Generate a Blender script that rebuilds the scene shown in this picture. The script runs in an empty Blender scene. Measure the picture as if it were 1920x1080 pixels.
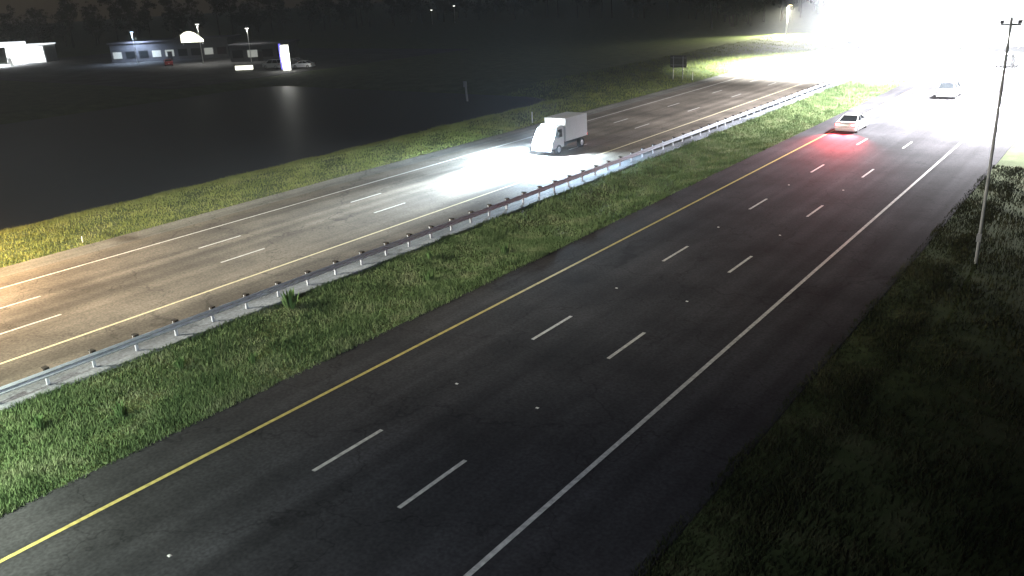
import bpy, bmesh, math, random
import numpy as np
from mathutils import Vector, Matrix
R = math.radians
sc = bpy.context.scene
col = sc.collection
rnd = random.Random(7)

# ---------------------------------------------------------------- camera
# world axes: +Y is the driving direction of the near carriageway, +X is to the right of it
F_PX, PITCH, ROLL, CAM_H, YAW = 1578.95, 0.3446, -0.0492, 14.08, 0.6505
def cam_axes():
    c, s = math.cos, math.sin
    F = (0, c(PITCH), -s(PITCH)); U0 = (0, s(PITCH), c(PITCH))
    Rv = (c(ROLL), s(ROLL)*U0[1], s(ROLL)*U0[2])
    Uv = (-s(ROLL), c(ROLL)*U0[1], c(ROLL)*U0[2])
    def w(v):
        return Vector((v[0]*c(YAW) - v[1]*s(YAW), v[0]*s(YAW) + v[1]*c(YAW), v[2]))
    return w(Rv), w(Uv), w(F)
cr, cu, cf = cam_axes()
cd = bpy.data.cameras.new('camera'); cam = bpy.data.objects.new('camera', cd); col.objects.link(cam)
cd.sensor_width = 36.0; cd.lens = F_PX/1920*36; cd.clip_start = 0.2; cd.clip_end = 4000
M = Matrix((( cr.x, cu.x, -cf.x, 0), (cr.y, cu.y, -cf.y, 0), (cr.z, cu.z, -cf.z, CAM_H), (0, 0, 0, 1)))
cam.matrix_world = M
sc.camera = cam

# ---------------------------------------------------------------- night sky
wd = bpy.data.worlds.new('World'); sc.world = wd; wd.use_nodes = True
wn = wd.node_tree; bg = wn.nodes['Background']
sky = wn.nodes.new('ShaderNodeTexSky'); sky.sky_type = 'NISHITA'; sky.sun_disc = False
sky.sun_elevation = R(36); sky.sun_rotation = R(-72)
wn.links.new(sky.outputs[0], bg.inputs[0]); bg.inputs[1].default_value = 0.002
ml = bpy.data.lights.new('moon', 'SUN'); ml.energy = 0.05; ml.angle = R(0.5); ml.color = (0.93, 0.97, 1.0)
mo = bpy.data.objects.new('moon', ml); mo.rotation_euler = (R(54), 0, R(-108)); col.objects.link(mo)

sc.view_settings.view_transform = 'Standard'; sc.view_settings.look = 'None'
sc.view_settings.gamma = 1.0; sc.view_settings.exposure = 0.0
sc.cycles.use_denoising = True
sc.cycles.max_bounces = 5; sc.cycles.diffuse_bounces = 2; sc.cycles.glossy_bounces = 2
sc.cycles.transmission_bounces = 2; sc.cycles.volume_bounces = 0; sc.cycles.transparent_max_bounces = 8
sc.cycles.sample_clamp_indirect = 3.0

WARM = (1.0, 0.70, 0.38); COOL = (0.80, 0.93, 1.0); NEUT = (1.0, 0.93, 0.80)
HAZE = 0.0005

# ---------------------------------------------------------------- materials
def mat(name, colr, rough=0.8, metal=0.0, emit=None, es=0.0, noise=0.0, scale=4.0, spec=0.3, bump=0.0, col2=None, stretch=None):
    m = bpy.data.materials.new(name); m.use_nodes = True
    nt = m.node_tree; b = nt.nodes['Principled BSDF']
    b.inputs['Base Color'].default_value = (*colr, 1); b.inputs['Roughness'].default_value = rough
    b.inputs['Metallic'].default_value = metal; b.inputs['Specular IOR Level'].default_value = spec
    if emit:
        b.inputs['Emission Color'].default_value = (*emit, 1); b.inputs['Emission Strength'].default_value = es
    tc = nt.nodes.new('ShaderNodeTexCoord'); mp = nt.nodes.new('ShaderNodeMapping')
    nt.links.new(tc.outputs['Object'], mp.inputs[0])
    if stretch: mp.inputs['Scale'].default_value = stretch
    if noise or col2:
        n1 = nt.nodes.new('ShaderNodeTexNoise'); n1.inputs['Scale'].default_value = scale; n1.inputs['Detail'].default_value = 8
        n1.inputs['Roughness'].default_value = 0.65
        nt.links.new(mp.outputs[0], n1.inputs['Vector'])
        rp = nt.nodes.new('ShaderNodeValToRGB')
        a = [max(0, c*(1-noise)) for c in colr]; z = [min(1, c*(1+noise)) for c in (col2 or colr)]
        rp.color_ramp.elements[0].color = (*a, 1); rp.color_ramp.elements[0].position = 0.32
        rp.color_ramp.elements[1].color = (*z, 1); rp.color_ramp.elements[1].position = 0.68
        nt.links.new(n1.outputs['Fac'], rp.inputs[0]); nt.links.new(rp.outputs[0], b.inputs['Base Color'])
        if bump:
            bp = nt.nodes.new('ShaderNodeBump'); bp.inputs['Strength'].default_value = bump; bp.inputs['Distance'].default_value = 0.05
            n2 = nt.nodes.new('ShaderNodeTexNoise'); n2.inputs['Scale'].default_value = scale*12; n2.inputs['Detail'].default_value = 4
            nt.links.new(mp.outputs[0], n2.inputs['Vector'])
            nt.links.new(n2.outputs['Fac'], bp.inputs['Height']); nt.links.new(bp.outputs[0], b.inputs['Normal'])
    return m

def road_mat(name, base, tint, wheel=None):
    """asphalt: fine grain, large worn patches and long streaks that follow the lanes"""
    m = bpy.data.materials.new(name); m.use_nodes = True
    nt = m.node_tree; L = nt.links; b = nt.nodes['Principled BSDF']
    tc = nt.nodes.new('ShaderNodeTexCoord')
    def noise(sc_, det, mapping):
        mp = nt.nodes.new('ShaderNodeMapping'); mp.inputs['Scale'].default_value = mapping
        L.new(tc.outputs['Object'], mp.inputs[0])
        n = nt.nodes.new('ShaderNodeTexNoise'); n.inputs['Scale'].default_value = sc_; n.inputs['Detail'].default_value = det
        L.new(mp.outputs[0], n.inputs['Vector']); return n
    big = noise(0.22, 5, (1, 1, 1)); streak = noise(1.0, 4, (1.3, 0.03, 1)); grain = noise(9, 6, (1, 1, 1))
    mr = lambda src, lo, hi, mode='MULTIPLY': None
    def rng(src, a, bb):
        r = nt.nodes.new('ShaderNodeMapRange'); r.inputs[1].default_value = 0.3; r.inputs[2].default_value = 0.7
        r.inputs[3].default_value = a; r.inputs[4].default_value = bb; L.new(src.outputs['Fac'], r.inputs[0]); return r
    r1, r2, r3 = rng(big, 0.62, 1.34), rng(streak, 0.74, 1.24), rng(grain, 0.7, 1.3)
    m1 = nt.nodes.new('ShaderNodeMath'); m1.operation = 'MULTIPLY'; L.new(r1.outputs[0], m1.inputs[0]); L.new(r2.outputs[0], m1.inputs[1])
    m2 = nt.nodes.new('ShaderNodeMath'); m2.operation = 'MULTIPLY'; L.new(m1.outputs[0], m2.inputs[0]); L.new(r3.outputs[0], m2.inputs[1])
    mixc = nt.nodes.new('ShaderNodeMixRGB'); mixc.inputs[1].default_value = (*base, 1); mixc.inputs[2].default_value = (*tint, 1)
    L.new(big.outputs['Color'], mixc.inputs[0])
    sp = nt.nodes.new('ShaderNodeSeparateXYZ'); L.new(tc.outputs['Object'], sp.inputs[0])
    def mth(op, a, bb):
        q = nt.nodes.new('ShaderNodeMath'); q.operation = op
        for i, w in enumerate((a, bb)):
            if w is None: continue
            if isinstance(w, float): q.inputs[i].default_value = w
            else: L.new(w, q.inputs[i])
        return q.outputs[0]
    wp = mth('MULTIPLY_ADD', mth('COSINE', mth('MULTIPLY', mth('ADD', sp.outputs[0], 0.23), 2*math.pi/1.83), None), 0.09)
    wp.node.inputs[2].default_value = 1.0
    vo = nt.nodes.new('ShaderNodeTexVoronoi'); vo.feature = 'DISTANCE_TO_EDGE'; vo.inputs['Scale'].default_value = 0.16
    dis = noise(0.8, 4, (1, 1, 1)); vadd = nt.nodes.new('ShaderNodeVectorMath'); vadd.operation = 'MULTIPLY_ADD'
    L.new(dis.outputs['Color'], vadd.inputs[0]); vadd.inputs[1].default_value = (3, 3, 0); L.new(tc.outputs['Object'], vadd.inputs[2]); L.new(vadd.outputs[0], vo.inputs['Vector'])
    cr_ = nt.nodes.new('ShaderNodeMapRange'); cr_.inputs[1].default_value = 0.0; cr_.inputs[2].default_value = 0.011; cr_.inputs[3].default_value = 0.58; cr_.inputs[4].default_value = 1.0
    L.new(vo.outputs['Distance'], cr_.inputs[0])
    m3 = nt.nodes.new('ShaderNodeMath'); m3.operation = 'MULTIPLY'; L.new(m2.outputs[0], m3.inputs[0]); L.new(wp, m3.inputs[1])
    m2 = nt.nodes.new('ShaderNodeMath'); m2.operation = 'MULTIPLY'; L.new(m3.outputs[0], m2.inputs[0]); L.new(cr_.outputs[0], m2.inputs[1])
    vm = nt.nodes.new('ShaderNodeVectorMath'); vm.operation = 'SCALE'
    L.new(mixc.outputs[0], vm.inputs[0]); L.new(m2.outputs[0], vm.inputs[3]); L.new(vm.outputs[0], b.inputs['Base Color'])
    b.inputs['Roughness'].default_value = 0.88; b.inputs['Specular IOR Level'].default_value = 0.12
    bp = nt.nodes.new('ShaderNodeBump'); bp.inputs['Strength'].default_value = 0.35; bp.inputs['Distance'].default_value = 0.02
    L.new(grain.outputs['Fac'], bp.inputs['Height']); L.new(bp.outputs[0], b.inputs['Normal'])
    return m

def grass_mat(name, a, bcol, c):
    m = bpy.data.materials.new(name); m.use_nodes = True
    nt = m.node_tree; L = nt.links; b = nt.nodes['Principled BSDF']
    tc = nt.nodes.new('ShaderNodeTexCoord')
    n = nt.nodes.new('ShaderNodeTexNoise'); n.inputs['Scale'].default_value = 0.45; n.inputs['Detail'].default_value = 7; n.inputs['Roughness'].default_value = 0.7
    L.new(tc.outputs['Object'], n.inputs['Vector'])
    rp = nt.nodes.new('ShaderNodeValToRGB'); e = rp.color_ramp.elements
    e[0].color = (*a, 1); e[0].position = 0.34; e[1].color = (*c, 1); e[1].position = 0.66
    k = e.new(0.5); k.color = (*bcol, 1)
    L.new(n.outputs['Fac'], rp.inputs[0]); L.new(rp.outputs[0], b.inputs['Base Color'])
    b.inputs['Roughness'].default_value = 0.9; b.inputs['Specular IOR Level'].default_value = 0.1
    return m

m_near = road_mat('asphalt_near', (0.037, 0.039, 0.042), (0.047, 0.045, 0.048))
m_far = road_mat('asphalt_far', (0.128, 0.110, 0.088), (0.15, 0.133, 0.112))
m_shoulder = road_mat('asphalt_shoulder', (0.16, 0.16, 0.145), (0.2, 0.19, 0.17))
m_pad = road_mat('concrete_pad', (0.20, 0.22, 0.25), (0.26, 0.28, 0.31))
m_lot = road_mat('asphalt_lot', (0.06, 0.06, 0.06), (0.08, 0.08, 0.08))
m_white = mat('paint_white', (0.58, 0.57, 0.54), 0.6, noise=0.32, scale=5)
m_yellow = mat('paint_yellow', (0.50, 0.42, 0.14), 0.6, noise=0.3, scale=5)
m_ground = grass_mat('ground_grass', (0.05, 0.07, 0.026), (0.075, 0.10, 0.038), (0.11, 0.125, 0.06))
m_blade = grass_mat('grass_blades', (0.07, 0.12, 0.045), (0.14, 0.205, 0.085), (0.25, 0.29, 0.16))
m_blade_dry = grass_mat('grass_blades_dry', (0.16, 0.20, 0.05), (0.22, 0.26, 0.07), (0.30, 0.32, 0.11))
m_weed = grass_mat('weed_leaf', (0.08, 0.16, 0.05), (0.13, 0.22, 0.08), (0.2, 0.26, 0.12))
m_dirt = mat('dirt', (0.22, 0.16, 0.12), 0.95, noise=0.3, scale=0.5)
m_water = mat('water', (0.008, 0.010, 0.014), 0.5, spec=0.08, noise=0.2, scale=0.3, bump=0.25)
m_galv = mat('galvanised_steel', (0.55, 0.59, 0.66), 0.55, 0.0, noise=0.15, scale=3)
m_wood = mat('timber_post', (0.045, 0.038, 0.032), 0.9, noise=0.3, scale=8)
m_steel = mat('grey_steel', (0.32, 0.32, 0.33), 0.5, 0.5, noise=0.12, scale=4)
m_pole = mat('pale_pole', (0.5, 0.5, 0.5), 0.6, 0.0, noise=0.12, scale=4)
m_dark = mat('dark_metal', (0.03, 0.03, 0.03), 0.6, 0.3, noise=0.2, scale=5)
m_alu = mat('bare_aluminium', (0.10, 0.10, 0.085), 0.6, 0.2, noise=0.2, scale=3)
m_post_white = mat('white_plastic', (0.8, 0.8, 0.76), 0.5, noise=0.05, scale=8)
m_refl = mat('amber_reflector', (0.9, 0.85, 0.6), 0.2, noise=0.05, scale=8)
m_conc = mat('concrete', (0.35, 0.34, 0.31), 0.85, noise=0.2, scale=1.5)
m_bark = mat('bark', (0.05, 0.04, 0.03), 0.95, noise=0.4, scale=6)
m_leaf = mat('leaves', (0.022, 0.032, 0.014), 0.85, noise=0.5, scale=0.6, spec=0.15)
m_tyre = mat('tyre_rubber', (0.02, 0.02, 0.02), 0.9, noise=0.2, scale=9)
m_rim = mat('wheel_rim', (0.45, 0.45, 0.46), 0.35, 0.7, noise=0.1, scale=9)
m_glass = mat('dark_glass', (0.015, 0.018, 0.02), 0.08, spec=0.6, noise=0.05, scale=3)
m_trim = mat('black_trim', (0.02, 0.02, 0.02), 0.6, noise=0.1, scale=9)
m_head = mat('headlight_lens', (0.9, 0.9, 0.9), 0.2, emit=COOL, es=60)
m_tail = mat('taillight_lens', (0.6, 0.02, 0.02), 0.3, emit=(1.0, 0.05, 0.06), es=30)
m_tailoff = mat('taillight_lens_unlit', (0.25, 0.01, 0.01), 0.3)
m_headoff = mat('headlight_lens_unlit', (0.6, 0.62, 0.62), 0.15)
m_plate = mat('number_plate', (0.7, 0.7, 0.68), 0.5)
m_lamp_warm = mat('lamp_lens_warm', (0.9, 0.8, 0.6), 0.3, emit=WARM, es=40)
m_lamp_cool = mat('lamp_lens_cool', (0.9, 0.95, 1.0), 0.3, emit=COOL, es=40)
m_small_lamp = mat('lamp_lens_far', (0.9, 0.95, 1.0), 0.3, emit=(1, 0.98, 0.92), es=6)
m_sign_lit = mat('lit_sign_face', (0.9, 0.92, 0.88), 0.4, emit=(1.0, 1.0, 0.9), es=1.6)
m_blue_lit = mat('lit_blue_edge', (0.1, 0.1, 0.6), 0.4, emit=(0.12, 0.10, 0.6), es=1.3)
m_soffit = mat('lit_soffit', (0.9, 0.95, 1.0), 0.4, emit=(0.93, 0.97, 1.0), es=5.0)
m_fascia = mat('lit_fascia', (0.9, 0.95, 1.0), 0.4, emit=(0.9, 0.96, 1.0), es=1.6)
m_arch = mat('lit_arch', (0.95, 0.95, 0.8), 0.4, emit=(1.0, 1.0, 0.82), es=2.0)
m_window = mat('lit_window', (0.5, 0.5, 0.45), 0.2, emit=(0.9, 0.93, 0.85), es=0.30)
m_wall = mat('painted_wall', (0.10, 0.10, 0.11), 0.85, noise=0.12, scale=0.8)
m_roof = mat('roof_sheet', (0.10, 0.10, 0.11), 0.8, noise=0.15, scale=0.8)
PAINT = {k: mat('car_paint_'+k, c, 0.3, 0.15, spec=0.5, noise=0.03, scale=2) for k, c in dict(
    white=(0.75, 0.76, 0.78), silver=(0.40, 0.41, 0.43), black=(0.02, 0.02, 0.022), blue=(0.04, 0.07, 0.15),
    grey=(0.14, 0.14, 0.15), red=(0.3, 0.03, 0.03), beige=(0.4, 0.36, 0.29)).items()}

# ---------------------------------------------------------------- helpers
def tag(o, label=None, cat=None, group=None, kind=None):
    if label: o['label'] = label
    if cat: o['category'] = cat
    if group: o['group'] = group
    if kind: o['kind'] = kind
    return o
def link(name, me, m, parent=None):
    o = bpy.data.objects.new(name, me); col.objects.link(o)
    if m: me.materials.append(m)
    if parent: o.parent = parent
    return o
def bmobj(name, bm, m, parent=None, smooth=False):
    bmesh.ops.recalc_face_normals(bm, faces=bm.faces)
    me = bpy.data.meshes.new(name); bm.to_mesh(me); bm.free()
    if smooth:
        for p in me.polygons: p.use_smooth = True
    return link(name, me, m, parent)
def empty(name, loc, rz=0):
    o = bpy.data.objects.new(name, None); o.location = loc; o.rotation_euler = (0, 0, rz); o.empty_display_size = 0.3
    col.objects.link(o); return o
def box(bm, x0, x1, y0, y1, z0, z1, bev=0.0):
    r = bmesh.ops.create_cube(bm, size=1.0, matrix=Matrix.Translation(((x0+x1)/2, (y0+y1)/2, (z0+z1)/2)) @ Matrix.Diagonal((x1-x0, y1-y0, z1-z0, 1)))
    if bev:
        es = list({e for v in r['verts'] for e in v.link_edges})
        bmesh.ops.bevel(bm, geom=es, offset=bev, segments=2, affect='EDGES', profile=0.6)
def tube(bm, p0, p1, r0, r1=None, n=10):
    r1 = r0 if r1 is None else r1
    p0, p1 = Vector(p0), Vector(p1); d = p1 - p0
    q = d.to_track_quat('Z', 'Y').to_matrix().to_4x4()
    bmesh.ops.create_cone(bm, cap_ends=True, segments=n, radius1=r0, radius2=r1, depth=d.length,
                          matrix=Matrix.Translation((p0+p1)/2) @ q)
def extrude_profile(bm, pts, x0, x1):
    """pts = (y, z) outline closed, extruded in x"""
    a = [bm.verts.new((x0, y, z)) for y, z in pts]; b = [bm.verts.new((x1, y, z)) for y, z in pts]
    n = len(pts)
    bm.faces.new(a); bm.faces.new(b[::-1])
    for i in range(n): bm.faces.new((a[i], b[i], b[(i+1) % n], a[(i+1) % n]))
def copy_tree(o, parent=None):
    c = o.copy(); col.objects.link(c)
    if parent: c.parent = parent
    for ch in list(o.children):
        copy_tree(ch, c)
    return c
def lamp(name, parent, loc, energy, color, kind='SPOT', rot=(0, 0, 0), size=150, blend=0.8, soft=0.15):
    l = bpy.data.lights.new(name, kind); l.energy = energy; l.color = color; l.shadow_soft_size = soft
    if kind == 'SPOT': l.spot_size = R(size); l.spot_blend = blend
    o = bpy.data.objects.new(name, l); o.location = loc; o.rotation_euler = rot; col.objects.link(o)
    if parent: o.parent = parent
    return o
def bend(y):                                   # the motorway swings gently left far ahead
    return -max(0.0, y-170)**2/1000.0
YS = [-60 + 6*i for i in range(39)] + [174 + 8*i for i in range(50)]
def strip(name, xa, xb, z, m, y0=-60, y1=560, kind='structure', skirt=0):
    ys = [y for y in YS if y0 < y < y1]; ys = [y0] + ys + [y1]
    v, f = [], []
    for y in ys:
        b = bend(y)
        v += [(xa+b, y, z), (xb+b, y, z)]
        if skirt: v += [(xa+b-0.1, y, z-skirt), (xb+b+0.1, y, z-skirt)]
    k = 4 if skirt else 2
    for i in range(len(ys)-1):
        a = i*k; b_ = a+k
        f.append((a, a+1, b_+1, b_))
        if skirt: f += [(a+2, a, b_, b_+2), (a+1, a+3, b_+3, b_+1)]
    me = bpy.data.meshes.new(name); me.from_pydata(v, [], f)
    o = link(name, me, m); 
    if kind: tag(o, kind=kind)
    return o

# ---------------------------------------------------------------- terrain
def smooth(a, b, x):
    t = min(1, max(0, (x-a)/(b-a))); return t*t*(3-2*t)
def terrain(x, y):
    far = smooth(-58, -71, x)
    back = smooth(-134, -124, x)
    yy = smooth(2, 16, y)*(1-smooth(92, 108, y))
    z = -1.7*far*back*yy                                     # pond basin
    swale = math.exp(-((x+28.9)/2.0)**2)*0.28                # shallow median ditch
    z -= swale*(1-smooth(150, 170, y))
    z -= 4.0*smooth(-8, 14, x)  # right verge slopes away, shaped to take less light and look darker
    return z - 0.01
gx = list(np.unique(np.concatenate([np.arange(-900, -140, 40), np.arange(-140, -50, 2.0), np.arange(-50, -34, 4), np.arange(-34, -23, 0.7), np.array([-23, -17, -12]), np.arange(-9, 20, 1.0), np.arange(20, 400, 40)])))
gy = list(np.unique(np.concatenate([np.arange(-300, -20, 40), np.arange(-20, 180, 3.0), np.arange(180, 1000, 30)])))
v = [(x, y, terrain(x, y)) for y in gy for x in gx]; nx = len(gx)
f = [(j*nx+i, j*nx+i+1, (j+1)*nx+i+1, (j+1)*nx+i) for j in range(len(gy)-1) for i in range(nx-1)]
me = bpy.data.meshes.new('ground'); me.from_pydata(v, [], f)
for p in me.polygons: p.use_smooth = True
tag(link('ground', me, m_ground), kind='structure')
bm = bmesh.new()
bmesh.ops.create_grid(bm, x_segments=4, y_segments=4, size=1, matrix=Matrix.Translation((-98, 54, -0.95)) @ Matrix.Diagonal((38, 56, 1, 1)))
tag(bmobj('pond_water', bm, m_water), kind='structure')

# roads: shoulders are the same sheet as the lanes, edges are real steps to the soil
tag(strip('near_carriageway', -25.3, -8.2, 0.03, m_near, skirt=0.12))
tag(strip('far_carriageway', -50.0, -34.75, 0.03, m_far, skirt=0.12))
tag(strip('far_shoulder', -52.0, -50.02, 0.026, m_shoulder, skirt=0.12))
tag(strip('barrier_pad', -34.73, -32.5, 0.045, m_pad, y1=420, skirt=0.12))
tag(strip('dirt_strip', -33.2, -25.6, 0.02, m_dirt, y0=205, y1=420))

# markings
def line(name, x, w, m, y0=-60, y1=520, z=0.036):
    return strip(name, x-w/2, x+w/2, z, m, y0, y1)
line('yellow_edge_line', -22.97, 0.16, m_yellow)
line('white_edge_line', -11.9, 0.17, m_white)
line('yellow_edge_line', -37.2, 0.17, mat('paint_pale_yellow', (0.66, 0.60, 0.40), 0.6, noise=0.2, scale=6))
line('white_edge_line', -47.95, 0.16, m_white)
for x, st, per in ((-19.15, 14.4, 12.0), (-15.46, 14.4, 11.95), (-40.85, 26.5, 12.2), (-44.6, 27.6, 12.5)):
    k0 = -4
    for k in range(k0, 22):
        y = st + per*k
        line('lane_dash', x, 0.15, m_white, y, y+3.05)

# ---------------------------------------------------------------- grass
def grass(name, regions, m, seed, lab):
    rs = np.random.RandomState(seed); V = []; 
    for (x0, x1, y0, y1, n, hmin, hmax) in regions:
        cx = rs.uniform(x0, x1, n); cy = y0 + (y1-y0)*rs.uniform(0, 1, n)**1.6
        nz = np.sin(cx*1.9+seed)*np.cos(cy*1.3)+np.sin(cx*0.7+cy*0.9)*0.8
        keep = rs.uniform(-3.2, 0.9, n) < nz
        cx, cy, nz = cx[keep], cy[keep], nz[keep]; n = len(cx)
        h = rs.uniform(hmin, hmax, n)*(1+0.22*nz); a = rs.uniform(0, 6.283, n); w = rs.uniform(0.015, 0.04, n)*(hmax/0.25)
        lean = rs.normal(0, 0.35, (n, 2))*h[:, None]
        z = np.array([terrain(float(p), float(q)) for p, q in zip(cx, cy)])
        dx, dy = np.cos(a)*w, np.sin(a)*w
        tri = np.stack([np.stack([cx-dx, cy-dy, z], 1), np.stack([cx+dx, cy+dy, z], 1),
                        np.stack([cx+lean[:, 0], cy+lean[:, 1], z+h], 1)], 1)
        V.append(tri.reshape(-1, 3))
    V = np.concatenate(V); nt = len(V)//3
    me = bpy.data.meshes.new(name); me.vertices.add(len(V)); me.vertices.foreach_set('co', V.astype('f').ravel())
    me.loops.add(len(V)); me.loops.foreach_set('vertex_index', np.arange(len(V), dtype='i'))
    me.polygons.add(nt); me.polygons.foreach_set('loop_start', np.arange(0, len(V), 3, dtype='i'))
    me.polygons.foreach_set('loop_total', np.full(nt, 3, dtype='i')); me.update(); me.validate()
    return tag(link(name, me, m), lab, 'grass', kind='stuff')
grass('median_grass', [(-32.55, -25.15, 2, 40, 150000, 0.06, 0.22), (-32.6, -25.2, 36, 110, 70000, 0.08, 0.24), (-32.5, -25.2, 105, 200, 15000, 0.12, 0.3)],
      m_blade, 3, 'patchy green median grass between the guardrail and the yellow edge line')
grass('verge_grass', [(-66, -51.9, 8, 70, 100000, 0.06, 0.22), (-75, -52.1, 70, 210, 50000, 0.1, 0.3)],
      m_blade_dry, 5, 'yellow green mown grass along the far shoulder')
grass('roadside_grass', [(-8.45, -6, 8, 70, 40000, 0.05, 0.2), (-7, 8, 8, 70, 90000, 0.08, 0.25)], grass_mat('grass_blades_shade_tint', (0.012, 0.018, 0.006), (0.028, 0.034, 0.012), (0.06, 0.06, 0.028)), 9, 'grass tinted dark for lack of light beside the near white edge line')  # blade colour darkened to stand in for the missing light on this verge

# weeds standing up in the median
def weed(x, y, h, label):
    bm = bmesh.new(); r = random.Random(int(x*100+y*7))
    for i in range(60):
        a = r.uniform(0, 6.28); rr = r.uniform(0, 0.22)*h; z0 = 0; z1 = h*r.uniform(0.4, 1.0)
        bx, by = math.cos(a)*rr, math.sin(a)*rr; ox, oy = math.cos(a)*rr*2.2+r.uniform(-.05, .05), math.sin(a)*rr*2.2
        w = r.uniform(0.02, 0.05)*h*1.5; c, s = math.cos(a+1.57)*w, math.sin(a+1.57)*w
        m_ = ((bx+ox)/2, (by+oy)/2, z1*0.6)
        p = [bm.verts.new(q) for q in ((bx, by, z0), (m_[0]-c, m_[1]-s, m_[2]), (ox, oy, z1), (m_[0]+c, m_[1]+s, m_[2]))]
        bm.faces.new(p)
    o = bmobj('weed_clump', bm, m_weed); o.location = (x, y, terrain(x, y)-0.02)
    return tag(o, label, 'weed', 'weed clumps standing up in the median grass')
WE = [(-31.5, 23.8, 1.1, 'tallest pale weed clump in the median beside the rail'),
      (-30.2, 11.2, 0.6, 'low green weed clump in the near left of the median'),
      (-28.6, 13.4, 0.7, 'broad pale weed clump in the left of the median'),
      (-30.3, 17.0, 0.6, 'bushy weed clump between rail and median ditch'),
      (-28.2, 19.0, 0.6, 'weed clump near the middle of the median width'),
      (-28.6, 30.5, 0.7, 'thin weed clump in the middle stretch of the median'),
      (-27.8, 36.0, 0.7, 'pale weed clump beyond the tall clump, nearer the yellow line'),
      (-30.8, 33.0, 0.6, 'small weed clump close under the guardrail pad')]
for w_ in WE: weed(*w_)

# ---------------------------------------------------------------- guardrail
def w_beam(y0, y1, x, step=6):
    prof = [(0.0, 0.42), (0.045, 0.46), (0.08, 0.50), (0.045, 0.545), (0.0, 0.58), (0.045, 0.615), (0.08, 0.66), (0.045, 0.70), (0.0, 0.74)]
    bm = bmesh.new(); rows = []
    y = y0; ys = []
    while y < y1: ys.append(y); y += step
    ys.append(y1)
    for y in ys:
        b = bend(y)
        rows.append([bm.verts.new((x+b+px, y, z)) for px, z in prof] + [bm.verts.new((x+b+px-0.012, y, z)) for px, z in prof[::-1]])
    n = len(rows[0])
    for a, b in zip(rows, rows[1:]):
        for i in range(n): bm.faces.new((a[i], a[(i+1) % n], b[(i+1) % n], b[i]))
    bm.faces.new(rows[0]); bm.faces.new(rows[-1][::-1])
    return bm
GX = -33.0
gr = empty('guardrail', (GX, 4, 0))
tag(gr, 'long steel guardrail on a pale concrete strip beside the far carriageway', 'guardrail')
rail = bmobj('rail', w_beam(-30, 330, GX), m_galv, gr); rail.location = (-GX, -4, 0)
bm = bmesh.new(); box(bm, -0.05, 0.05, -0.06, 0.06, 0, 0.74, 0.01)
post0 = bmobj('post', bm, m_galv, gr)
bm = bmesh.new(); box(bm, 0.052, 0.21, -0.10, 0.10, 0.42, 0.80, 0.01); box(bm, -0.07, 0.052, -0.10, 0.10, 0.745, 0.80, 0.01); block0 = bmobj('block', bm, m_wood, post0)
cap_b = bmesh.new(); box(cap_b, -0.04, 0.04, -0.075, -0.06, 0.70, 0.80)
refl0 = bmobj('reflector', cap_b, m_post_white, post0)
def put_post(o, y):
    o.location = (-0.22+bend(y), y-4, 0.03)
ys = [9.2 + 1.905*i for i in range(100)]
put_post(post0, ys[0])
for i, y in enumerate(ys[1:]):
    c = post0.copy(); c.parent = gr; col.objects.link(c); put_post(c, y)
    cb = block0.copy(); cb.parent = c; col.objects.link(cb)
    if i % 6 == 2:
        c2 = refl0.copy(); c2.parent = c; col.objects.link(c2)
bm = bmesh.new()
for y in [9.2+1.905*i for i in range(-18, 0)] + [9.2+1.905*i for i in range(100, 165)]:
    b = bend(y); box(bm, -0.22+b-0.07, -0.22+b+0.20, y-4-0.10, y-4+0.10, 0.03, 0.80)
rest = bmobj('post', bm, m_wood, gr); rest['kind'] = 'stuff'

# raised pavement markers on the near lane lines
bm = bmesh.new()
vs = [bm.verts.new(q) for q in ((-.06, -.05, 0), (.06, -.05, 0), (.06, .05, 0), (-.06, .05, 0), (-.045, -.02, .02), (.045, -.02, .02), (.045, .02, .02), (-.045, .02, .02))]
for q in ((0, 1, 2, 3), (4, 5, 6, 7), (0, 1, 5, 4), (1, 2, 6, 5), (2, 3, 7, 6), (3, 0, 4, 7)): bm.faces.new([vs[i] for i in q])
rpm = bmobj('road_stud', bm, m_post_white)
first = True
nth = ['nearest', 'second nearest', 'third nearest', 'fourth nearest', 'farthest seen']
for x, side in ((-19.2, 'left'), (-15.5, 'right')):
    for k in range(5):
        o = rpm if first else rpm.copy()
        if not first: col.objects.link(o)
        first = False
        o.location = (x, 9.4+12.1*k, 0.04)
        tag(o, 'small pale road stud, %s one between the dashes of the %s dashed line' % (nth[k], side), 'road stud', 'road studs between the lane dashes')

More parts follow.
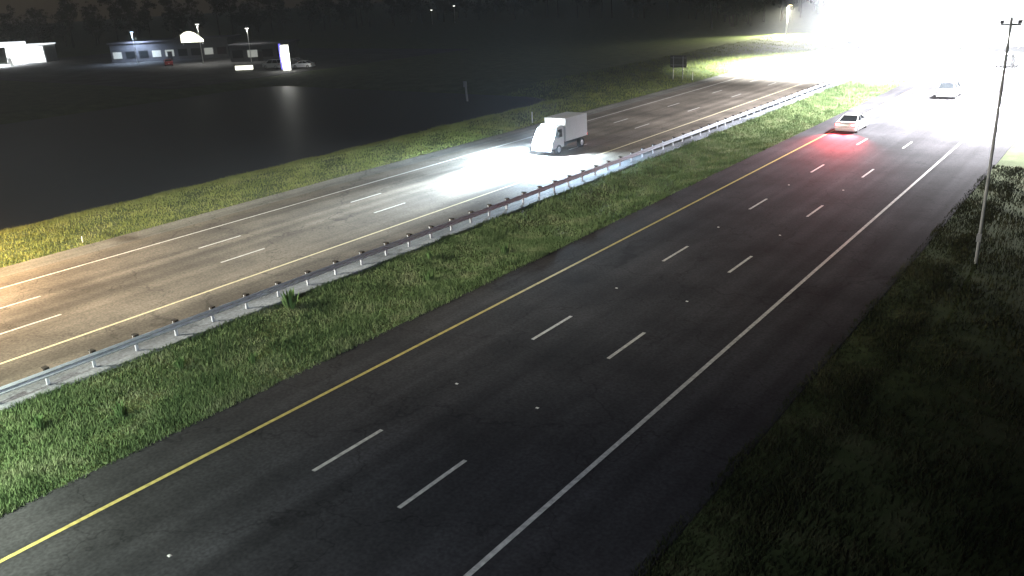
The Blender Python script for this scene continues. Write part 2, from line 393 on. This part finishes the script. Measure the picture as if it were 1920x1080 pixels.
# ---------------------------------------------------------------- road lamps
def road_lamp(x, y, h, armdir, color, energy, lens, label, arm=3.0, double=False, spot=138, aim=None, group='tall lamps lighting the motorway'):
    t = tag(empty('street_lamp', (x, y, terrain(x, y))), label, 'street lamp', group)
    bm = bmesh.new(); tube(bm, (0, 0, 0.3), (0, 0, h), 0.11, 0.06, 12); bmobj('pole', bm, m_steel, t, True)
    bm = bmesh.new(); box(bm, -0.25, 0.25, -0.25, 0.25, -0.3, 0.3, 0.02); bmobj('base', bm, m_conc, t)
    for d in ([armdir, -armdir] if double else [armdir]):
        bm = bmesh.new(); tube(bm, (0, 0, h-0.15), (d*arm*0.5, 0, h+0.25), 0.05, 0.045); tube(bm, (d*arm*0.5, 0, h+0.25), (d*arm, 0, h+0.3), 0.045, 0.04)
        bmobj('arm', bm, m_steel, t, True)
        bm = bmesh.new(); box(bm, min(d*arm, d*(arm+0.8)), max(d*arm, d*(arm+0.8)), -0.17, 0.17, h+0.22, h+0.38, 0.03)
        hd = bmobj('lamp_head', bm, m_dark, t)
        bm = bmesh.new(); box(bm, min(d*(arm+.1), d*(arm+0.7)), max(d*(arm+.1), d*(arm+0.7)), -0.13, 0.13, h+0.19, h+0.217)
        bmobj('lens', bm, lens, hd)
        if aim:
            src = Vector((x+d*(arm+0.4), y, h+0.1)); q = (Vector(aim)-src).to_track_quat('-Z', 'Y').to_euler()
            lamp('lamp_light', t, (d*(arm+0.4), 0, h+0.1), energy, color, size=spot, blend=1.0, rot=q, soft=.5)
            continue
        lamp('lamp_light', t, (d*(arm+0.4), 0, h+0.1), energy, color, size=spot, blend=1.0)
    return t
road_lamp(-60, 8, 12, 1, (1.0, 0.55, 0.18), 150000, m_lamp_warm, 'tall warm street lamp beyond the far shoulder left of the view')
road_lamp(-34, -2, 11, 1, (0.90, 1.0, 0.78), 85000, m_lamp_cool, 'tall pale street lamp in the median left of the view', double=False)
road_lamp(-6, -14, 14, -1, (0.80, 0.88, 1.0), 32000, m_lamp_cool, 'added unseen lamp behind the camera brightening the guardrail', aim=(-29, 25, 0), spot=98)  # unseen lamp added to brighten the near side of the guardrail
road_lamp(-64, -10, 24, 1, (1.0, 0.93, 0.74), 330000, m_lamp_cool, 'high mast floodlight on the far verge left of the view', aim=(-42, 30, 0), spot=63, arm=1.5)
road_lamp(-3, 100, 21, -1, (0.97, 0.95, 1.0), 1150000, m_lamp_cool, 'tall street lamp on the near shoulder right of the view', arm=4, spot=150)
road_lamp(-31.5, 140, 16, 1, (0.97, 0.99, 1.0), 3800000, m_lamp_cool, 'tall twin arm street lamp in the median inside the white glare', arm=7, double=True, spot=124)
road_lamp(-33, 196, 16, 1, (0.97, 0.99, 1.0), 4200000, m_lamp_cool, 'added twin arm lamp farther along the median, widening the glare', arm=6, double=True, spot=116)  # extra lamp added to spread the white glare farther

# ---------------------------------------------------------------- vehicles
def car(paint, kind='sedan', lit=True, headW=0, tailW=0, label='', group=None, loc=(0, 0, 0), rz=0, beam=COOL):
    """front points to +Y, origin at the rear bumper on the ground"""
    t = tag(empty('parked_car' if not lit else 'car', loc, rz), label, 'car', group)
    if kind == 'sedan': L, W, H, hood, deck = 4.7, 1.80, 1.45, 1.0, 1.0
    else: L, W, H, hood, deck = 4.8, 1.90, 1.78, 1.05, 1.15
    z0 = 0.22
    if kind == 'sedan':
        low = [(0, .42), (0.03, .86), (.12, deck), (L*.52, 1.0), (L-1.25, .98), (L-.35, .82), (L-.02, .66), (L, .40), (L-.05, z0), (0.06, z0)]
        top = [(.55, 1.0), (1.15, 1.36), (1.6, H), (2.6, H), (3.55, 0.985), ]
    else:
        low = [(0, .45), (0.02, 1.0), (.06, deck), (L*.5, 1.1), (L-1.2, 1.08), (L-.25, .98), (L-.02, .75), (L, .42), (L-.05, .28), (0.06, .28)]
        top = [(.08, 1.15), (.35, 1.66), (.6, H), (2.9, H-.02), (3.75, 1.085)]
    def loft(pts, sections):
        bm = bmesh.new(); rings = []
        for x, sh, zz in sections:
            rings.append([bm.verts.new((x, L/2+(y-L/2)*sh, z0+(z-z0)*zz)) for y, z in pts])
        n = len(pts)
        for a, b in zip(rings, rings[1:]):
            for i in range(n): bm.faces.new((a[i], a[(i+1) % n], b[(i+1) % n], b[i]))
        bm.faces.new(rings[0]); bm.faces.new(rings[-1][::-1]); return bm
    w = W/2
    body_bm = loft(low, [(-w, .955, .96), (-w*.93, .985, .99), (-w*.6, 1, 1), (w*.6, 1, 1), (w*.93, .985, .99), (w, .955, .96)])
    body = bmobj('body', body_bm, paint, t, True)
    md = body.modifiers.new('b', 'EDGE_SPLIT'); md.split_angle = R(35)
    # cabin: glass band with a painted roof on top
    def cab(zs, inset):
        bm = bmesh.new(); rings = []
        zb = top[0][1]; 
        for x, k in ((-w*.90, 0), (-w*.66, 1), (w*.66, 1), (w*.90, 0)):
            pass
        base = [(-w*.93, top[0][0]), (w*.93, top[0][0]), (w*.93, top[-1][0]), (-w*.93, top[-1][0])]
        roof = [(-w*.70, top[2][0]), (w*.70, top[2][0]), (w*.70, top[3][0]), (-w*.70, top[3][0])]
        zb = min(top[0][1], top[-1][1])-.03; zt = H-.04
        vb = [bm.verts.new((x, y, zb)) for x, y in base]; vt = [bm.verts.new((x, y, zt)) for x, y in roof]
        for i in range(4): bm.faces.new((vb[i], vb[(i+1) % 4], vt[(i+1) % 4], vt[i]))
        bm.faces.new(vt); bm.faces.new(vb[::-1]); return bm
    bmobj('windows', cab(0, 0), m_glass, t)
    bm = bmesh.new(); box(bm, -w*.73, w*.73, top[2][0]-.08, top[3][0]+.08, H-.05, H, 0.02)
    zb, zt = min(top[0][1], top[-1][1])-.03, H-.04
    for sx in (-1, 1):
        for (ya, yb) in ((top[0][0], top[2][0]), (top[-1][0], top[3][0]), ((top[0][0]+top[-1][0])/2, (top[2][0]+top[3][0])/2)):
            tube(bm, (sx*w*.935, ya, zb), (sx*w*.71, yb, zt), 0.045, 0.04, 6)
    bmobj('roof', bm, paint, t)
    for sx in (-1, 1):
        for wy in (.85, L-.95):
            bm = bmesh.new(); tube(bm, (sx*(w-.20), wy, .33), (sx*(w+.015), wy, .33), .33, .33, 20)
            wh = bmobj('wheel', bm, m_tyre, t)
            bm = bmesh.new(); tube(bm, (sx*(w+.016), wy, .33), (sx*(w+.03), wy, .33), .2, .17, 12); bmobj('rim', bm, m_rim, wh)
        bm = bmesh.new(); box(bm, sx*w-.02+(.0 if sx > 0 else -.16), sx*w+.02+(.16 if sx > 0 else 0), top[-1][0]-.55, top[-1][0]-.4, 1.0, 1.13, .02); bmobj('wing_mirror', bm, paint, t)
        hz = low[6][1]+.03
        bm = bmesh.new(); box(bm, sx*w*.72-.2, sx*w*.72+.2, L-.16, L+.01, hz-.1, hz+.06, .03)
        bmobj('headlight', bm, m_head if lit else m_headoff, t)
        bm = bmesh.new(); tz = .80 if kind == 'sedan' else .95
        box(bm, sx*w*.76-.19, sx*w*.76+.19, -.02, .14, tz-.1, tz+.07, .02)
        bmobj('taillight', bm, m_tail if lit else m_tailoff, t)
        if headW:
            lamp('headlight_beam', t, (sx*w*.72, L+.06, hz), headW, beam, rot=(R(84), 0, R(0)), size=44, blend=1.0, soft=.1)
        if tailW:
            lamp('taillight_glow', t, (sx*w*.76, -.12, tz), tailW, (1, .06, .08), rot=(R(-62), 0, 0), size=96, blend=1, soft=.08)
    bm = bmesh.new(); box(bm, -w*.94, w*.94, -.04, .12, .3, .5, .04); bmobj('rear_bumper', bm, paint, t)
    bm = bmesh.new(); box(bm, -w*.94, w*.94, L-.12, L+.03, .28, .48, .04); bmobj('front_bumper', bm, paint, t)
    bm = bmesh.new(); box(bm, -.16, .16, -.055, -.042, .55, .68); bmobj('number_plate', bm, m_plate, t)
    return t
HW, TW = 12000, 600
car(PAINT['white'], 'sedan', True, HW, TW*20, 'white sedan driving away with glowing red tail lights below the white glare', 'cars driving away', (-21.6, 79.3, .036))
car(PAINT['silver'], 'suv', True, HW, TW, 'silver suv driving away in the middle lane inside the white glare', 'cars driving away', (-18.0, 104, .036))
car(PAINT['grey'], 'suv', True, HW, TW*2.5, 'grey suv driving away by the thin pole, red tail lights at the right', 'cars driving away', (-17.0, 138, .036))
for paint, kind, x, y, hw, lab in (('beige', 'sedan', -46.2, 172, 30000, 'beige sedan coming towards the camera in the lane beside the far grass'),
                            ('white', 'suv', -39.2, 196, 12000, 'white suv coming towards the camera in the lane beside the guardrail'),
                            ('black', 'sedan', -42.6, 222, 9000, 'black sedan coming towards the camera in the middle far lane'),
                            ('silver', 'suv', -46.2, 262, 9000, 'silver suv, farthest of the cars coming towards the camera')):
    car(PAINT[paint], kind, True, hw, 0, lab, 'cars coming towards the camera', (x+bend(y), y, .036), R(180), (1.0, 0.88, 0.55) if hw > 20000 else COOL)

# box truck with bright headlights
def box_truck(loc):
    t = tag(empty('box_truck', loc, R(180)), 'white box truck coming down the far carriageway with dazzling headlights', 'truck')
    P = PAINT['white']; L, W = 6.6, 2.2
    bm = bmesh.new(); extrude_profile(bm, [(4.6, .55), (L, .55), (L, 1.25), (L-.35, 1.4), (L-.8, 2.28), (L-1.1, 2.4), (4.6, 2.4)], -W/2*.92, W/2*.92)
    bmesh.ops.bevel(bm, geom=list(bm.edges), offset=.05, segments=2, affect='EDGES'); cab = bmobj('cab', bm, P, t)
    bm = bmesh.new(); extrude_profile(bm, [(L-.32, 1.47), (L-.28, 1.49), (L-.78, 2.3), (L-.82, 2.28)], -W/2*.82, W/2*.82); bmobj('windscreen', bm, m_glass, cab)
    for sx in (-1, 1):
        bm = bmesh.new(); a, b = sorted((sx*W/2*.92, sx*(W/2*.92+.02))); box(bm, a, b, 4.95, 5.6, 1.45, 2.15); bmobj('side_window', bm, m_glass, cab)
        bm = bmesh.new(); a, b = sorted((sx*W/2*.93, sx*(W/2*.93+.22))); box(bm, a, b, 5.65, 5.75, 1.5, 1.95, .02); bmobj('wing_mirror', bm, m_trim, t)
    bm = bmesh.new(); box(bm, -W/2, W/2, .9, 4.5, .95, 2.95, .04); bmobj('cargo_box', bm, P, t)
    bm = bmesh.new(); box(bm, -.45, .45, .95, 6.2, .5, .9, .02); bmobj('chassis', bm, m_trim, t)
    bm = bmesh.new(); box(bm, -W/2*.95, W/2*.95, L-.08, L+.1, .38, .66, .04); bmobj('bumper', bm, m_steel, t)
    bm = bmesh.new(); box(bm, -.5, .5, L, L+.03, .8, 1.15, .01); bmobj('grille', bm, m_trim, t)
    for sx in (-1, 1):
        for wy in (1.75, 5.5):
            bm = bmesh.new(); tube(bm, (sx*(W/2-.35), wy, .42), (sx*(W/2-.05), wy, .42), .42, .42, 20); wh = bmobj('wheel', bm, m_tyre, t)
            bm = bmesh.new(); tube(bm, (sx*(W/2-.05), wy, .42), (sx*(W/2-.03), wy, .42), .24, .2, 12); bmobj('rim', bm, m_rim, wh)
        bm = bmesh.new(); box(bm, sx*.82-.17, sx*.82+.17, L-.03, L+.05, .78, 1.0, .03); bmobj('headlight', bm, m_head, t)
        lamp('headlight_beam', t, (sx*.82, L+.12, .95), 240000, (0.80, 0.93, 1.0), rot=(R(85), 0, R(0)), size=36, blend=1.0, soft=.12)
        bm = bmesh.new(); box(bm, sx*.95-.12, sx*.95+.12, .87, .899, 1.0, 1.15); bmobj('taillight', bm, m_tail, t)
    bm = bmesh.new()
    for x in (-.9, -.2, 0, .2, .9): box(bm, x-.05, x+.05, 4.49, 4.54, 2.86, 2.92)
    bmobj('marker_lamps', bm, m_steel, t)
    bm = bmesh.new(); box(bm, -.7, .7, L-1.2, L-1.0, 2.42, 2.56, .02); bmobj('added_glow_bar', bm, m_head, t)  # glowing roof bar added to go with the glow around the truck
    lamp('added_halo_spot', t, (0, L+.15, 2.5), 70000, (0.66, 0.84, 1.0), rot=(R(12), 0, 0), size=168, blend=.6, soft=.3)  # downward spot added for the white glow at the truck front
    lamp('added_halo_point', t, (0, L+.5, 1.5), 11000, (0.5, 0.76, 1.0), kind='POINT', soft=.3)  # point light added for a halo, separate from the real headlights
    return t
box_truck((-41.5, 66.4, .036))

# ---------------------------------------------------------------- roadside furniture
t = tag(empty('roadside_pole', (-5.56, 45.8, terrain(-5.56, 45.8))), 'tall thin grey pole with a short crossbar standing right of the near carriageway', 'pole')
bm = bmesh.new(); tube(bm, (0, 0, 0), (0, 0, 11.8), .085, .05, 12); bmobj('pole', bm, m_pole, t, True)
bm = bmesh.new(); tube(bm, (-.4, 0, 11.5), (.4, 0, 11.5), .03); bmobj('crossbar', bm, m_dark, t)
for x in (-.36, .36):
    bm = bmesh.new(); box(bm, x-.07, x+.07, -.09, .09, 11.54, 11.68, .015); bmobj('sensor_box', bm, m_dark, t)
bm = bmesh.new(); box(bm, -.11, .11, -.24, -.08, 1.2, 1.6, .02); bmobj('cabinet', bm, m_steel, t)

t = tag(empty('light_mast', (-71.2, 205.4, 0)), 'pale slender lamp mast standing on the far verge left of the glare', 'mast')
bm = bmesh.new(); tube(bm, (0, 0, 0), (0, 0, 6.6), .13, .10, 10); bmobj('pole', bm, m_post_white, t, True)
bm = bmesh.new(); box(bm, -.1, 1.0, -.2, .2, 6.7, 6.9, .03); hd = bmobj('lamp_head', bm, m_steel, t)
bm = bmesh.new(); box(bm, .2, .9, -.15, .15, 6.66, 6.697); bmobj('lens', bm, m_lamp_warm, hd)
lamp('lamp_light', t, (.6, 0, 6.5), 190000, (1.0, 0.95, 0.68), size=155, blend=1.0, rot=(R(-25), 0, 0))

t = tag(empty('marker_post', (-76.8, 92.8, terrain(-76.8, 92.8)), R(10)), 'faint grey leaning post standing alone above the far verge', 'post')
bm = bmesh.new(); tube(bm, (0, 0, -.2), (-.25, 0, 3.5), .16, .14, 8); bmobj('post', bm, m_steel, t)
bm = bmesh.new(); box(bm, -.55, -.02, -.06, .06, 2.7, 3.5, .01); bmobj('plate', bm, m_steel, t)

# road sign seen from behind
t = tag(empty('road_sign', (-55.6, 115.5, 0)), 'dark back of a road sign on two posts by the far shoulder', 'road sign')
bm = bmesh.new(); box(bm, -1.3, 1.3, .0, .03, 1.75, 3.45, .008); bmobj('panel', bm, m_alu, t)
for x in (-.75, .75):
    bm = bmesh.new(); box(bm, x-.05, x+.05, -.1, 0, 0, 3.3); bmobj('post', bm, m_steel, t)
for z in (2.1, 3.1):
    bm = bmesh.new(); box(bm, -1.2, 1.2, -.045, -.002, z-.03, z+.03); bmobj('brace', bm, m_steel, t)
dl = None
for (x, y), lab in (((-53.4, 115.7), 'thin white marker post right of the dark sign back'),
                    ((-53.2, 75), 'thin white marker post on the verge behind the box truck'),
                    ((-52.9, 24.8), 'short pale reflector stub on the far grass near the left edge')):
    t = tag(empty('delineator_post', (x, y, terrain(x, y) - (.75 if y < 30 else 0))), lab, 'marker post', 'white marker posts along the far verge')
    bm = bmesh.new(); box(bm, -.05, .05, -.02, .02, 0, 1.15, .01); bmobj('post', bm, m_post_white, t)
    bm = bmesh.new(); box(bm, -.04, .04, -.03, -.021, .9, 1.08); bmobj('reflector', bm, m_refl, t)

# ---------------------------------------------------------------- roadside business across the pond
bm = bmesh.new(); box(bm, -262, -134.5, 84, 165, -.3, .02); tag(bmobj('car_park', bm, m_lot), kind='structure')
# fuel canopy
t = tag(empty('fuel_canopy', (-251, 107, .02), R(35)), 'flat canopy with dazzling white underside lights at the far left', 'canopy')
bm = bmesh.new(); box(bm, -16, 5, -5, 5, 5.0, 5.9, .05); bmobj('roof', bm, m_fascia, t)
bm = bmesh.new(); box(bm, -15.6, 4.6, -4.6, 4.6, 4.94, 4.99); bmobj('soffit', bm, m_soffit, t)
for x in (-11, -4, 3):
    bm = bmesh.new(); box(bm, x-.2, x+.2, -.2, .2, 0, 4.94, .02); bmobj('column', bm, m_post_white, t)
    bm = bmesh.new(); box(bm, x-.6, x+.6, -1.6, -.4, 0, .2, .03); box(bm, x-.35, x+.35, -1.3, -.7, .2, 2.1, .05); bmobj('fuel_pump', bm, m_post_white, t)
for x in (-9, 0): lamp('canopy_light', t, (x, 0, 4.6), 60000, (.93, .97, 1), size=160, soft=1.0)
t = tag(empty('added_kiosk', (-254.5, 113, .02), R(35)), 'added bright kiosk filling the glare under the white canopy at the far left', 'building')
bm = bmesh.new(); box(bm, -3, 8, 0, 6, 0, 4.6); bmobj('wall', bm, m_post_white, t)
bm = bmesh.new(); box(bm, -2.6, 7.6, -.06, -.003, .3, 4.2); bmobj('window', bm, m_soffit, t)  # glowing front added to fill the white glare under the canopy
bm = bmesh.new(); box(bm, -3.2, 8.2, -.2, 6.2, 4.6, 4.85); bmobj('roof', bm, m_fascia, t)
# store building
def building(name, label, loc, rz, w, d, h, wall, lit, wins, cat='building'):
    t = tag(empty(name, loc, rz), label, cat)
    bm = bmesh.new(); box(bm, -w/2, w/2, 0, d, 0, h); bmobj('wall', bm, wall, t)
    bm = bmesh.new(); box(bm, -w/2-.4, w/2+.4, -.4, d+.4, h, h+.45, .04); bmobj('roof', bm, m_roof, t)
    for i in range(wins):
        x = -w/2 + w*(i+.5)/wins; ww = w/wins*.36
        bm = bmesh.new(); box(bm, x-ww, x+ww, -.06, 0, .9, 2.7); fr = bmobj('window', bm, m_trim, t)
        bm = bmesh.new(); box(bm, x-ww+.08, x+ww-.08, -.08, -.06, .98, 2.62); bmobj('pane', bm, m_window if i in lit else m_glass, fr)
    bm = bmesh.new(); box(bm, -.6+w*.5/wins*0, .6, -.1, 0, 0, 2.2); bmobj('door', bm, m_trim, t)
    return t
face = R(38)
b1 = building('store_building', 'long low store building with lit windows behind the car park', (-204, 128, .02), face, 30, 12, 4.6, m_wall, (0, 3, 4, 7), 9)
b2 = building('workshop_building', 'dim flat roofed workshop left of the tall lit sign panel', (-170, 130, .02), face, 14, 10, 3.6, m_wall, (1,), 4)
t = tag(empty('arched_sign', (-185, 122.5, 4.9), face), 'glowing cream arched sign above the store roof', 'sign')
bm = bmesh.new(); pts = [(-2.6, 0)]+[(-2.6+5.2*i/14, .5+2.0*math.sin(math.pi*min(1, (i/14)*.8+.2))) for i in range(15)]+[(2.6, 0)]
a = [bm.verts.new((x, -.15, z)) for x, z in pts]; b = [bm.verts.new((x, .15, z)) for x, z in pts]
bm.faces.new(a); bm.faces.new(b[::-1])
for i in range(len(pts)): bm.faces.new((a[i], b[i], b[(i+1) % len(pts)], a[(i+1) % len(pts)]))
bmobj('face', bm, m_arch, t)
bm = bmesh.new(); box(bm, -2.4, -2.2, .16, .3, -.6, 1.2); box(bm, 2.2, 2.4, .16, .3, -.6, .8); bmobj('bracket', bm, m_steel, t)
# lit sign panel
t = tag(empty('pylon_sign', (-140.5, 113.4, 0), face), 'tall narrow white lit sign panel with a blue left edge', 'sign')
bm = bmesh.new(); box(bm, -.72, .85, -.15, .15, .1, 5.0, .02); bmobj('panel', bm, m_sign_lit, t)
bm = bmesh.new(); box(bm, -1.05, -.73, -.13, .13, .3, 5.3, .01); bmobj('blue_edge', bm, m_blue_lit, t)
bm = bmesh.new(); box(bm, -.9, .9, -.4, .4, -.3, .09, .02); bmobj('plinth', bm, m_conc, t)
lamp('sign_light', t, (0, -1.2, 3), 900, (1, 1, .9), kind='POINT', soft=.6)
t = tag(empty('low_sign', (-150.5, 110.6, 0), face), 'low cream lit board on the grass left of the parked cars', 'sign')
bm = bmesh.new(); box(bm, -1.8, 1.8, -.15, .15, .3, 1.15, .03); bmobj('panel', bm, m_arch, t)
bm = bmesh.new(); box(bm, -1.5, 1.5, -.1, .1, 0, .3); bmobj('base', bm, m_conc, t)
car(PAINT['silver'], 'suv', False, 0, 0, 'silver suv parked right of the low cream board', 'parked cars across the pond', (-146.5, 117, .02), R(95))
car(PAINT['white'], 'sedan', False, 0, 0, 'white sedan parked close to the tall lit sign panel', 'parked cars across the pond', (-139.5, 119.5, .02), R(110))
car(PAINT['black'], 'sedan', False, 0, 0, 'black sedan parked behind the silver suv', 'parked cars across the pond', (-148.5, 124, .02), R(80))
car(PAINT['red'], 'sedan', False, 0, 0, 'red sedan parked in front of the long store', 'parked cars across the pond', (-186, 116, .02), R(60))
def small_lamp(x, y, h, label, watt, group, colr=(1, .98, .92), lens=None):
    t = tag(empty('lamp_post', (x, y, 0)), label, 'lamp post', group)
    bm = bmesh.new(); tube(bm, (0, 0, 0), (0, 0, h), .09, .06, 8); bmobj('pole', bm, m_post_white, t)
    bm = bmesh.new(); box(bm, -.45, .45, -.25, .25, h, h+.16, .03); hd = bmobj('lamp_head', bm, m_dark, t)
    bm = bmesh.new(); box(bm, -.4, .4, -.2, .2, h-.12, h-.003); bmobj('lens', bm, lens or m_small_lamp, hd)
    if watt: lamp('lamp_light', t, (0, 0, h-.3), watt, colr, size=165, soft=.3)
    return t
G2 = 'lamp posts around the store car park'
small_lamp(-180.5, 121.5, 9.0, 'tallest lamp post beside the glowing arched sign', 6000, G2)
small_lamp(-171, 128, 7.6, 'dim lamp post behind the store right of the arched sign', 1500, G2)
small_lamp(-208, 121, 7.5, 'bluish lamp post above the long store roof', 12000, G2, (.6, .75, 1), mat('lamp_lens_blue', (.6, .7, 1), .3, emit=(.6, .75, 1), es=8))
small_lamp(-149.5, 121, 4.0, 'short lamp post among the parked cars', 1200, G2)
G3 = 'pair of distant lamps before the black trees'
small_lamp(-252, 284, 5.8, 'left lamp of the distant pair before the black trees', 0, G3)
small_lamp(-246, 292, 7.0, 'right lamp of the distant pair before the black trees', 0, G3)

# ---------------------------------------------------------------- trees
def make_tree(seed, pine=False):
    r = random.Random(seed)
    t = empty('pine_tree' if pine else 'broadleaf_tree', (0, 0, 0))
    H = 17 if pine else 13
    bm = bmesh.new(); p = Vector((0, 0, -.3)); rad = .3
    pts = [p.copy()]
    for i in range(6):
        q = p + Vector((r.uniform(-.25, .25), r.uniform(-.25, .25), H*.88/6)); tube(bm, p, q, rad, rad*.82, 8); p = q; rad *= .8; pts.append(p.copy())
    limbs = []
    for i in range(14 if pine else 11):
        k = r.uniform(.45, .98) if pine else r.uniform(.25, .9); b = pts[min(5, int(k*6))]
        a = r.uniform(0, 6.28); ln = (1-k*.6)*(4.2 if pine else 5.5)
        e = b + Vector((math.cos(a)*ln, math.sin(a)*ln, ln*(.25 if pine else .75))); tube(bm, b, e, .09, .03, 5); limbs.append((b, e))
    bmobj('trunk', bm, m_bark, t)
    V = []; F = []
    for b, e in limbs + [(pts[-2], pts[-1]+Vector((0, 0, H*.1)))]:
        for c in range(9 if not pine else 7):
            k = r.uniform(.35, 1.1); cpos = b.lerp(e, k) + Vector((r.gauss(0, .7), r.gauss(0, .7), r.gauss(0, .6)))
            rr = r.uniform(.5, 1.15)
            for j in range(26):
                d = Vector((r.gauss(0, 1), r.gauss(0, 1), r.gauss(0, .7))); d.normalize(); d *= rr*r.uniform(.3, 1)
                s = r.uniform(.10, .24); u = Vector((r.uniform(-1, 1), r.uniform(-1, 1), r.uniform(-1, 1))).normalized()*s
                w_ = u.cross(Vector((r.uniform(-1, 1), r.uniform(-1, 1), 1))).normalized()*s
                o = cpos+d; n = len(V); V += [o-u, o+w_, o+u, o-w_]; F.append((n, n+1, n+2, n+3))
    me = bpy.data.meshes.new('crown'); me.from_pydata([tuple(q) for q in V], [], F); link('crown', me, m_leaf, t)
    return t
protos = [make_tree(1), make_tree(2), make_tree(3, True), make_tree(4, True)]
used = [False]*4
line_pts = [(-330, 150), (-300, 190), (-280, 240), (-262, 300), (-215, 320), (-170, 305), (-128, 285), (-104, 262), (-100, 232), (-92, 300), (-118, 345)]
spots = []
for (xa, ya), (xb, yb) in zip(line_pts, line_pts[1:]):
    n = max(2, int(math.hypot(xb-xa, yb-ya)/7.5))
    for i in range(n):
        k = i/n; spots.append((xa+(xb-xa)*k+rnd.uniform(-3, 3), ya+(yb-ya)*k+rnd.uniform(-3, 3)))
for k in range(26):
    spots.append((-345+k*3+rnd.uniform(-4, 4), 128+k*9.0+18+rnd.uniform(-4, 4)))
lab = {False: 'dark broadleaf tree in the black tree line beyond the motorway',
       True: 'dark bare trunked pine in the black tree line beyond the motorway'}
for i, (x, y) in enumerate(spots):
    k = rnd.randrange(4)
    o = protos[k] if not used[k] else copy_tree(protos[k]); used[k] = True
    o.location = (x, y, 0); o.rotation_euler = (0, 0, rnd.uniform(0, 6.28)); s = rnd.uniform(.85, 1.25); o.scale = (s, s, s*rnd.uniform(.95, 1.15))
    tag(o, lab[k >= 2], 'tree', 'dark pines in the tree line' if k >= 2 else 'dark broadleaf trees in the tree line')

# ---------------------------------------------------------------- thin haze added to stand in for lens bloom
bm = bmesh.new(); box(bm, -930, 430, -330, 1030, -3.2, 27)
hz = bmobj('haze', bm, None); tag(hz, 'thin added haze standing in for lens bloom over the motorway', 'haze', kind='stuff')
m = bpy.data.materials.new('haze'); m.use_nodes = True; nt = m.node_tree; nt.nodes.clear()
out = nt.nodes.new('ShaderNodeOutputMaterial'); pv = nt.nodes.new('ShaderNodeVolumePrincipled')
pv.inputs['Color'].default_value = (.95, .97, 1, 1); pv.inputs['Density'].default_value = HAZE; pv.inputs['Anisotropy'].default_value = 0.25
nt.links.new(pv.outputs[0], out.inputs['Volume']); hz.data.materials.append(m)
